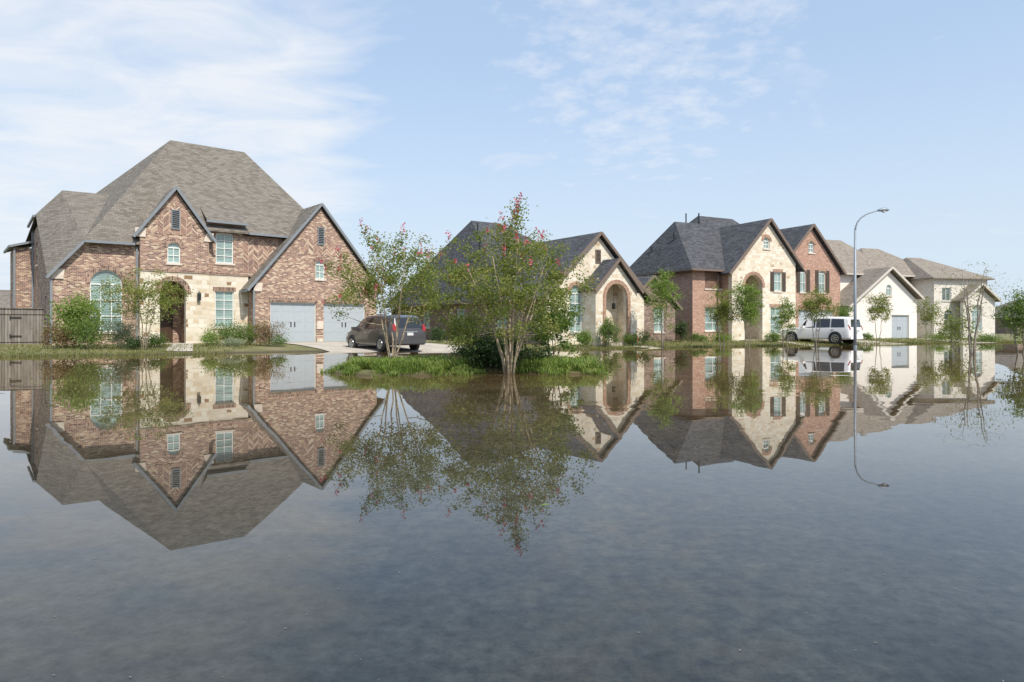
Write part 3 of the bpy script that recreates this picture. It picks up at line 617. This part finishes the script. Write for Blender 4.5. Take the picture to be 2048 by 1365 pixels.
tree('leafy_shrub','green shrub between the two crape myrtles on the island','shrub',wx(935,18.9),18.9,2,.62,.75,1.0,5,52,60,.072,'crape',23,cr=.21,sr=.018,fan=.6,bark='bark2',z0=.05)
def blades(name,label,cat,mat,spots,hmin,hmax,per,wd,seed,kind='stuff',spread=.5):
    rng=random.Random(seed); b=MB()
    for (x,y,z,*sc_) in spots:
        sc_=sc_[0] if sc_ else 1
        for k in range(per):
            an=rng.uniform(0,6.28); h=rng.uniform(hmin,hmax)*sc_; o=h*rng.uniform(.2,1)*spread*2; bx=x+rng.gauss(0,.04); by=y+rng.gauss(0,.04)
            dx,dy=math.cos(an),math.sin(an); px,py=-dy*wd,dx*wd; i=len(b.v)
            for t,zz,w in ((0,0,1),(.3,.75,.9),(.7,1,.6)):
                b.v+=[(bx+dx*o*t-px*w,by+dy*o*t-py*w,z+h*zz),(bx+dx*o*t+px*w,by+dy*o*t+py*w,z+h*zz)]
            b.v.append((bx+dx*o*1.1,by+dy*o*1.1,z+h*.62))
            b.f+=[(i,i+1,i+3,i+2),(i+2,i+3,i+5,i+4),(i+4,i+5,i+6)]
    o=b.build(name,M[mat],None,fix=False,uv=False); tag(o,label,cat,kind=kind); return o
rng=random.Random(3); sp=[]
for c in range(185):
    e=ISL[0] if rng.random()<.68 else ISL[2]; t=rng.uniform(0,6.28); q=math.sqrt(rng.random())*1.08
    x=e[0]+e[2]*q*math.cos(t); y=e[1]+e[3]*q*math.sin(t); k=rng.uniform(.5,1.25)*(1 if q<.8 else .6)
    for j in range(6):
        xx=x+rng.gauss(0,.11); yy=y+rng.gauss(0,.11); sp.append((xx,yy,max(-.05,tz(xx,yy)-.03),k))
blades('sedge_grass','bright green arching sedge grass covering the two ends of the island','grass','blade',sp,.12,.32,13,.009,4,spread=.8)
rng=random.Random(8); sp=[]
while len(sp)<11000:
    x=rng.uniform(-27,42); d=rng.random()**1.7*7-.35; y=shore(x)+d
    if -13<x<0 and d>-1: continue
    sp.append((x,y,max(tz(x,y),-.01)-.005))
blades('lawn_grass','short patchy lawn grass along the water edge in front of the houses','grass','lawn',sp,.04,.13,2,.012,9)
def shrub(px,Y,wpx,toppy,mat,label,seed,name='garden_shrub',ls=.07,n=60,nl=60,group='garden shrubs along the house fronts',fl=0,fm='flower'):
    X=wx(px,Y); zb=tz(X,Y); ht=CH+(HZ-toppy)*Y/FP-zb; rx=wpx*Y/FP/2
    return tree(name,label,'shrub',X,Y,ht,rx*.95,ht*.46,ht*.5,4,int(n*1.1),int(nl*1.15),ls,mat,seed,cr=min(rx,ht)*.42,sr=.015,fan=.6,bark='bark2',group=group,flowers=fl,fm=fm)
S1=[(155,32.5,85,583,'bright','tall bright green leafy shrub left of the big arched window',.11,80,60),
(122,31.5,60,645,'redleaf','low reddish green shrub at the far left corner of the big house',.07,45,60),
(178,31.2,70,640,'green','round green shrub below the tall leafy shrub',.07,50,65),
(242,32,60,632,'silver','silvery green shrub under the big arched window',.06,55,65),
(312,33.2,52,668,'green','small low green shrub left of the front path',.06,35,60),
(268,31.4,40,672,'darkg','small dark shrub in front of the silvery shrub',.06,30,60),
(418,34.8,50,664,'bright','low green shrub just right of the front path',.06,40,60),
(462,35.8,70,640,'green','wide green shrub under the ground floor window of the big house',.07,55,65),
(498,36,40,648,'bright','light green shrub between the window shrub and the red shrub',.06,40,60),
(534,35.6,62,640,'redleaf','reddish brown shrub left of the garage doors',.06,60,65),
(470,34.4,60,676,'silver','low silvery edging plant right of the front path',.05,40,50),
(560,35.2,40,674,'green','low green edging plant at the driveway corner',.05,30,50),
(876,41.5,36,655,'darkg','dark round shrub just right of the minivan',.07,40,60),
(1218,38.9,40,634,'green','upright green shrub in front of the arched stone entry',.08,50,60),
(1170,38.6,40,660,'bright','low bright shrub left of the arched stone entry',.07,35,60),
(1262,40.5,34,668,'green','low green shrub right of the arched stone entry',.07,30,60),
(1364,46,32,640,'darkg','dark upright shrub at the side wall of the gabled house',.08,40,60),
(1395,46.5,44,668,'green','low green shrub at the corner of the gabled house',.07,35,60),
(1440,47,40,666,'bright','low light green shrub under the left windows of the gabled house',.07,35,60),
(1545,48,40,666,'green','low green shrub under the stone gable window',.07,35,60),
(1730,54,34,668,'green','low green shrub left of the far grey garage door',.08,30,50),
(1880,55,50,666,'bright','low shrub in front of the cream brick house',.08,35,50),
(1975,55,60,668,'green','low hedge shrub at the right end of the row',.08,40,50)]
for i,(px,Y,w_,tp,mt,lb,ls,n_,nl) in enumerate(S1): shrub(px,Y,w_,tp,mt,lb,100+i,ls=ls,n=n_,nl=nl)
shrub(1290,40.4,36,656,'green','low green shrub dotted with orange flowers right of the stone entry',140,n=30,nl=45,fl=7,fm='orange')
def sap(px,Y,toppy,wpx,lm,label,seed,n=45,nl=45,nst=2,sr=.03,ls=.095,lowfrac=.32,group='young street trees standing at the water edge',cr=.3,bark='bark2'):
    X=wx(px,Y); zb=max(tz(X,Y),-.35); ht=CH+(HZ-toppy)*Y/FP-zb; rx=wpx*Y/FP/2; lo=ht*lowfrac
    return tree('young_tree',label,'tree',X,Y,ht,rx*.95,(ht-lo)/2*.97,(ht+lo)/2,nst,int(n*1.1),int(nl*1.0),ls,lm,seed,cr=cr,sr=sr,group=group,bark=bark,fan=.4,z0=zb)
sap(288,31.5,545,160,'crape','small multi stemmed tree in front of the big arched doorway',31,85,75,4,.035,.085,.38,'small ornamental trees',.32,'bark')
sap(1325,39.5,538,66,'bright','young street tree furthest left, between the stone entry house and the gabled house',32,75,70,3)
sap(1444,40,572,54,'crape','thin young tree in front of the left brick wall of the gabled house',33,60,60,2)
sap(1495,39.5,565,58,'bright','fuller green young tree in front of the tall stone arch',34,80,75,2)
sap(1570,42.5,598,46,'bright','small light green young tree in front of the stone gable',35,50,58,2)
sap(1632,42,572,66,'crape','broad young tree in front of the red brick gable and the white car',36,65,60,3,lowfrac=.44)
sap(1684,50,600,38,'green','small young tree just left of the lamp post',37,40,55,2,lowfrac=.4)
sap(1757,48,583,54,'crape','young tree right of the lamp post in front of the white gable',38,58,60,2)
sap(1856,50,592,48,'crape','sparse young tree in front of the white house garage',39,45,52,2)
sap(1908,36,612,90,'crape','low sparse young tree in the water left of the bare tree',40,48,42,3,lowfrac=.2)
sap(2042,31,583,70,'green','green leafy tree at the right edge of the photo',41,70,65,3,.04,.09,.33,'small ornamental trees')
tree('bare_tree','bare leafless tree with twiggy crown standing in the water at the right','tree',wx(1943,30),30,4.4,1.6,1.3,2.9,4,330,4,.06,'crape',43,cr=.15,sr=.05,bark='bark2',fan=.3,z0=-.1,stemtop=.9)
rng=random.Random(77); b=MB()
for i in range(5200):
    X=rng.uniform(100,260); hh=(3.0+1.6*math.sin(X*.13)+1.1*math.sin(X*.41+1))*.9
    leaf(b,Vector((X,150+rng.uniform(-3,3)-.1*X,rng.uniform(0,1)**.7*hh)),rng,1.1,.7)
tag(b.build('distant_trees',M['green'],None,fix=False,uv=False),'distant line of green trees on the horizon at the far right','trees',kind='stuff')
# ---------------------------------------------------------------- street lamp
LX,LY=wx(1710,40),40; R=empty('street_lamp',(LX,LY,-.4)); tag(R,'tall grey street lamp with curved arm standing in the flood water','street lamp')
q=MB(); q.tube([(0,0,0),(0,0,2.5),(0,0,7.3)],[.09,.085,.06],12); q.build('pole',M['galv'],R,smooth=True)
q=MB(); q.box(-.14,.14,-.14,.14,0,.06); q.tube([(0,0,.06),(0,0,.55)],[.13,.11],12); q.build('base',M['galv'],R)
q=MB(); pts=[(0,0,7.2),(.03,0,7.45),(.13,0,7.75),(.35,0,8.03),(.7,0,8.25),(1.15,0,8.4),(1.4,0,8.45)]; q.tube(pts,[.055,.05,.045,.042,.04,.036,.034],10); q.build('arm',M['galv'],R,smooth=True)
q=MB(); q.tube([(1.3,0,8.44),(1.42,0,8.47),(1.62,0,8.5),(1.85,0,8.5),(1.98,0,8.48)],[.04,.08,.13,.11,.04],10); hd=q.build('lamp_head',M['galv'],R,smooth=True)
q=MB(); q.tube([(1.68,0,8.4),(1.68,0,8.33)],[.12,.07],10); q.build('lens',M['lampglass'],hd,smooth=True)
# ---------------------------------------------------------------- cars
M['rubber']=plain('tyre_rubber',(.02,.02,.02),.8); M['rim']=plain('alloy_rim',(.45,.46,.47),.3,metal=.8,nz=.03)
M['tint']=plain('tinted_glass',(.012,.014,.016),.05,nz=0,coat=1); M['red']=plain('red_lens',(.35,.012,.012),.15,nz=.05,coat=.5)
M['chrome']=plain('chrome',(.6,.6,.6),.15,metal=1,nz=0); M['plate']=plain('number_plate',(.65,.66,.62),.5,nz=.03); M['plastic']=plain('black_plastic',(.03,.03,.03),.6)
def car(name,label,loc,deg,paint,stn,wheels,wr,side,rearz,tail):
    R=empty(name,loc,math.radians(deg)); tag(R,label,'car')
    def at(x):
        if x<=stn[0][0]: return stn[0]
        for a,b in zip(stn,stn[1:]):
            if x<=b[0]:
                t=(x-a[0])/(b[0]-a[0]); return [a[i]+(b[i]-a[i])*t for i in range(7)]
        return stn[-1]
    b=MB(); rings=[]
    for (x,zb,ze,zt,wl,we,wt) in stn:
        h=[(wl-.1,zb),(wl-.01,zb+.1),(wl,zb+.32),(we+.005,ze-.06),(we-.01,ze),(wt+.03,max(zt-.1,ze+.003)),(wt-.03,max(zt-.03,ze+.006)),(wt-.2,zt+.01)]
        rings.append([(x,-y,z) for y,z in h]+[(x,y,z) for y,z in reversed(h)])
    n=len(rings[0])
    for r_ in rings: b.v+=r_
    for i in range(len(rings)-1):
        for k in range(n): b.f.append((i*n+k,i*n+(k+1)%n,(i+1)*n+(k+1)%n,(i+1)*n+k))
    b.f.append(tuple(range(n))); b.f.append(tuple(range((len(rings)-1)*n,len(rings)*n)))
    body=b.build('body',paint,R,smooth=True); md=body.modifiers.new('bevel','BEVEL'); md.width=.025; md.segments=2; md.limit_method='ANGLE'; md.angle_limit=.5
    try: body.data.set_sharp_from_angle(angle=.6)
    except Exception: pass
    def sp_(x,t,sg):
        s=at(x); y=(s[5]-.01)+((s[6]+.03)-(s[5]-.01))*t; z=s[2]+(max(s[3]-.1,s[2])-s[2])*t; return Vector((x,sg*(y+.012),z+.0))
    for sg in (-1,1):
        for (x0b,x1b,x0t,x1t) in side:
            g=MB(); p=[sp_(x0b,.08,sg),sp_(x1b,.08,sg),sp_(x1t,.94,sg),sp_(x0t,.94,sg)]; g.add(p+[q-Vector((0,sg*.02,0)) for q in p],[(0,1,2,3),(7,6,5,4),(0,1,5,4),(1,2,6,5),(2,3,7,6),(3,0,4,7)]); g.build('side_window',M['tint'],R)
        for xw in wheels:
            g=MB(); g.disc((xw,sg*(.93),wr+.03),(0,1,0),wr+.07,.155,24); g.build('wheel_arch',M['plastic'],R)
            g=MB(); yy=sg*.915; g.tube([(xw,yy-.11,wr),(xw,yy-.1,wr),(xw,yy+.1,wr),(xw,yy+.11,wr)],[wr*.9,wr,wr,wr*.9],24); w_=g.build('wheel',M['rubber'],R,smooth=False)
            g=MB(); g.disc((xw,sg*1.026,wr),(0,1,0),wr*.2,.03,12)
            for k in range(7):
                an=2*math.pi*k/7; g.beam((xw,sg*1.03,wr),(xw+math.cos(an)*wr*.62,sg*1.03,wr+math.sin(an)*wr*.62),.03,.07)
            g.tube([(xw+math.cos(t)*wr*.64,sg*1.025,wr+math.sin(t)*wr*.64) for t in [2*math.pi*k/20 for k in range(21)]],.022,5); g.build('rim',M['rim'],w_)
        g=MB(); s=at(side[-1][1]-.25); g.box(side[-1][1]-.35,side[-1][1]-.2,min(sg*s[5],sg*(s[5]+.22)),max(sg*s[5],sg*(s[5]+.22)),s[2]+.02,s[2]+.2); g.build('wing_mirror',paint,R)
        g=MB(); g.add([(tail[0]-.012,sg*tail[1],tail[3]),(tail[0]-.012,sg*tail[2],tail[3]),(tail[0]+.09,sg*(tail[2]),tail[4]),(tail[0]+.09,sg*(tail[1]+.05),tail[4]),(tail[0]+.25,sg*(tail[2]+.03),tail[3]+.02),(tail[0]+.28,sg*(tail[2]-.03),tail[4])],[(0,1,2,3),(1,4,5,2)]); g.build('tail_light',M['red'],R)
        g=MB(); e=stn[-2]; g.box(e[0]-.18,e[0]+.02,min(sg*.5,sg*(e[4]+.005)),max(sg*.5,sg*(e[4]+.005)),e[2]-.2,e[2]-.04); g.build('headlight',M['lampglass'],R)
        for xh in (side[0][1]-.1,side[1][1]-.15):
            s=at(xh); g=MB(); g.box(xh-.12,xh+.1,min(sg*s[5],sg*(s[5]+.035)),max(sg*s[5],sg*(s[5]+.035)),s[2]-.14,s[2]-.1); g.build('door_handle',M['chrome'],R)
    xr,z0,z1,x1=rearz
    g=MB(); g.add([(xr-.02,-.72,z0),(xr-.02,.72,z0),(x1-.02,.62,z1),(x1-.02,-.62,z1),(xr+.05,-.72,z0),(xr+.05,.72,z0),(x1+.05,.62,z1),(x1+.05,-.62,z1)],[(0,1,2,3),(0,1,5,4),(1,2,6,5),(2,3,7,6),(3,0,4,7)]); g.build('rear_window',M['tint'],R)
    x0=stn[0][0]
    g=MB(); g.box(x0-.05,x0+.12,-.88,.88,.36,.58); g.build('bumper',paint,R)
    g=MB(); g.box(x0-.035,x0-.01,-.17,.17,.76,.9); g.build('number_plate',M['plate'],R)
    g=MB(); g.box(x0-.045,x0-.01,-.4,.4,.92,.96); g.build('trim_strip',M['chrome'],R)
    return R
van=[(-2.55,.36,.98,1.0,.9,.86,.8),(-2.5,.3,1.02,1.12,.95,.93,.76),(-2.3,.28,1.05,1.64,.98,.96,.72),(-2.05,.27,1.05,1.73,1.0,.98,.74),(-1,.25,1.03,1.77,1.0,.99,.76),(.3,.25,1.0,1.75,1.0,.99,.75),(.9,.25,.98,1.63,1.0,.98,.7),(1.4,.26,.98,1.36,1.0,.96,.7),(1.85,.26,.96,1.07,1.0,.95,.72),(2.3,.3,.85,.93,.95,.9,.68),(2.52,.42,.62,.72,.8,.78,.6)]
M['paint1']=plain('dark_grey_paint',(.08,.073,.072),.3,metal=.4,nz=.03,coat=.8)
M['paint2']=plain('white_car_paint',(.88,.87,.86),.35,nz=.02,coat=.5)
hd_=Vector((-s40,c40)); rc=Vector((wx(820,33.0),33.0)); ct=rc+hd_*2.55
car('parked_car','dark grey minivan seen from behind parked on the driveway of the big brick house',(ct.x,ct.y,.04),130,M['paint1'],van,(-1.45,1.55),.34,[(-2.15,-1.0,-2.0,-1.0),(-.92,.2,-.92,.2),(.28,1.45,.28,.92)],(-2.49,1.12,1.6,-2.31),(-2.55,.72,.9,.98,1.3))
suv=[(-2.6,.42,1.0,1.02,.92,.9,.84),(-2.56,.36,1.08,1.16,.97,.95,.82),(-2.48,.34,1.12,1.78,1.0,.98,.8),(-2.3,.33,1.12,1.88,1.0,.98,.8),(-1,.33,1.12,1.92,1.0,.99,.82),(.2,.33,1.1,1.9,1.0,.99,.8),(.65,.33,1.1,1.8,1.0,.98,.76),(1.2,.33,1.1,1.2,1.0,.96,.78),(2.3,.35,1.02,1.12,.97,.93,.8),(2.6,.45,.85,.95,.88,.86,.75)]
hd_=Vector((-.62,.785)); rc=Vector((wx(1713,47),47)); ct=rc+hd_*2.6
car('parked_car','large white sport utility car parked in front of the red brick gable',(ct.x,ct.y,.04),128,M['paint2'],suv,(-1.6,1.6),.4,[(-2.25,-1.3,-2.15,-1.3),(-1.22,-.25,-1.22,-.25),(-.17,.95,-.17,.6)],(-2.56,1.2,1.72,-2.49),(-2.6,.78,.93,1.0,1.35))
# ---------------------------------------------------------------- floating specks
rng=random.Random(12); b=MB()
for i in range(650):
    Y=rng.uniform(2.1,14); X=rng.uniform(-.78,.78)*Y; s=rng.uniform(.001,.0045)*(.6+Y*.12); an=rng.uniform(0,3.14); dx,dy=math.cos(an)*s*1.8,math.sin(an)*s*1.8
    j=len(b.v); b.v+=[(X-dx,Y-dy,.003),(X+dy*.4,Y-dx*.4,.003),(X+dx,Y+dy,.003),(X-dy*.4,Y+dx*.4,.003)]; b.f.append((j,j+1,j+2,j+3))
M['speck']=plain('pale_debris',(.24,.22,.17),.9)
tag(b.build('floating_debris',M['speck'],None,fix=False,uv=False),'tiny pale specks of debris floating on the water','debris',kind='stuff')
b=MB(); b.add([(-.035,0,0),(-.012,-.014,.004),(.014,-.012,.006),(.035,0,.003),(.012,.014,.008),(-.014,.013,.006)],[(0,1,2,3,4,5)])
o=b.build('floating_leaf',M['bright'],None,fix=False,uv=False); o.location=(.215,4.42,.004); o.rotation_euler=(0,0,.3); tag(o,'single small green leaf floating on the open water below the island','leaf')
# ---------------------------------------------------------------- world, sun, camera
W=bpy.data.worlds.new('World'); bpy.context.scene.world=W; W.use_nodes=True; nt=W.node_tree; L=nt.links.new
bg=nt.nodes['Background']; sky=N(nt,'ShaderNodeTexSky'); sky.sky_type='NISHITA'; sky.sun_disc=False
EL=math.radians(50); D=Vector((.5,-.72,0)).normalized(); D=Vector((D.x*math.cos(EL),D.y*math.cos(EL),math.sin(EL)))
sky.sun_elevation=EL; sky.sun_rotation=math.atan2(D.x,D.y); sky.dust_density=2; sky.air_density=1.0; sky.ozone_density=1.2
tc=N(nt,'ShaderNodeTexCoord'); G=tc.outputs['Generated']; sx=N(nt,'ShaderNodeSeparateXYZ'); L(G,sx.inputs[0])
mz=N(nt,'ShaderNodeMath',operation='MAXIMUM'); L(sx.outputs[2],mz.inputs[0]); mz.inputs[1].default_value=.03
ad=N(nt,'ShaderNodeMath',operation='ADD'); L(mz.outputs[0],ad.inputs[0]); ad.inputs[1].default_value=.12
dv=N(nt,'ShaderNodeVectorMath',operation='DIVIDE'); L(G,dv.inputs[0]); cb=N(nt,'ShaderNodeCombineXYZ')
for i in range(3): L(ad.outputs[0],cb.inputs[i])
L(cb.outputs[0],dv.inputs[1])
mp=N(nt,'ShaderNodeMapping'); L(dv.outputs[0],mp.inputs[0]); mp.inputs['Rotation'].default_value=(0,0,math.radians(-50)); mp.inputs['Scale'].default_value=(1.0,1.5,1)
n1=noise(nt,2.6,10,mp.outputs[0],.56); n1.inputs['Distortion'].default_value=.5
n2=noise(nt,9.5,9,dv.outputs[0],.6)
def mask(px,py,c0,c1):
    d=Vector(((px-1024)/FP,1,(HZ-py)/FP)).normalized()
    v=N(nt,'ShaderNodeVectorMath',operation='DOT_PRODUCT'); L(G,v.inputs[0]); v.inputs[1].default_value=d
    r=N(nt,'ShaderNodeMapRange'); r.interpolation_type='SMOOTHSTEP'; L(v.outputs['Value'],r.inputs[0]); r.inputs[1].default_value=c0; r.inputs[2].default_value=c1; return r.outputs[0]
def m2(op,a,b_,c_=None):
    k=N(nt,'ShaderNodeMath',operation=op)
    for i,v in enumerate((a,b_,c_)):
        if v is None: continue
        if isinstance(v,(int,float)): k.inputs[i].default_value=v
        else: L(v,k.inputs[i])
    return k.outputs[0]
mA=m2('MAXIMUM',mask(100,110,.9,.99),mask(450,230,.97,.998)); mB=mask(1290,70,.965,.998)
dA=m2('MULTIPLY',m2('MULTIPLY_ADD',mA,.46,m2('ADD',n1.outputs[0],-.63)),2.2)
dB=m2('MULTIPLY',m2('MULTIPLY_ADD',mB,.26,m2('ADD',n2.outputs[0],-.67)),2.8)
cl1=N(nt,'ShaderNodeClamp'); L(dA,cl1.inputs[0]); cl2=N(nt,'ShaderNodeClamp'); L(dB,cl2.inputs[0])
tot=m2('MULTIPLY',m2('MAXIMUM',cl1.outputs[0],m2('MULTIPLY',cl2.outputs[0],.75)),.88)
hz=mixc(nt,.55,sky.outputs[0],(4.3,5.65,7.6))
hr=N(nt,'ShaderNodeMapRange'); hr.interpolation_type='SMOOTHSTEP'; L(sx.outputs[2],hr.inputs[0]); hr.inputs[1].default_value=.42; hr.inputs[2].default_value=-.03; hr.inputs[3].default_value=0; hr.inputs[4].default_value=.8
hz=mixc(nt,hr.outputs[0],hz,(4.9,5.6,6.2))
L(mixc(nt,tot,hz,(5.9,6.1,6.4)),bg.inputs[0]); bg.inputs[1].default_value=.15
sd=bpy.data.lights.new('sun','SUN'); sd.energy=4.3; sd.angle=math.radians(.5); sd.color=(1,.93,.83); so=bpy.data.objects.new('sun',sd); C.objects.link(so); so.rotation_euler=D.to_track_quat('Z','Y').to_euler()
cd=bpy.data.cameras.new('camera'); co=bpy.data.objects.new('camera',cd); C.objects.link(co); co.location=(0,0,CH); co.rotation_euler=(math.radians(90),0,0)
cd.lens=24; cd.sensor_width=36; cd.shift_y=-(682.5-HZ)/2048; cd.clip_end=6000; cd.clip_start=.05
sc=bpy.context.scene; sc.camera=co; sc.view_settings.view_transform='Standard'; sc.view_settings.look='None'; sc.view_settings.exposure=0
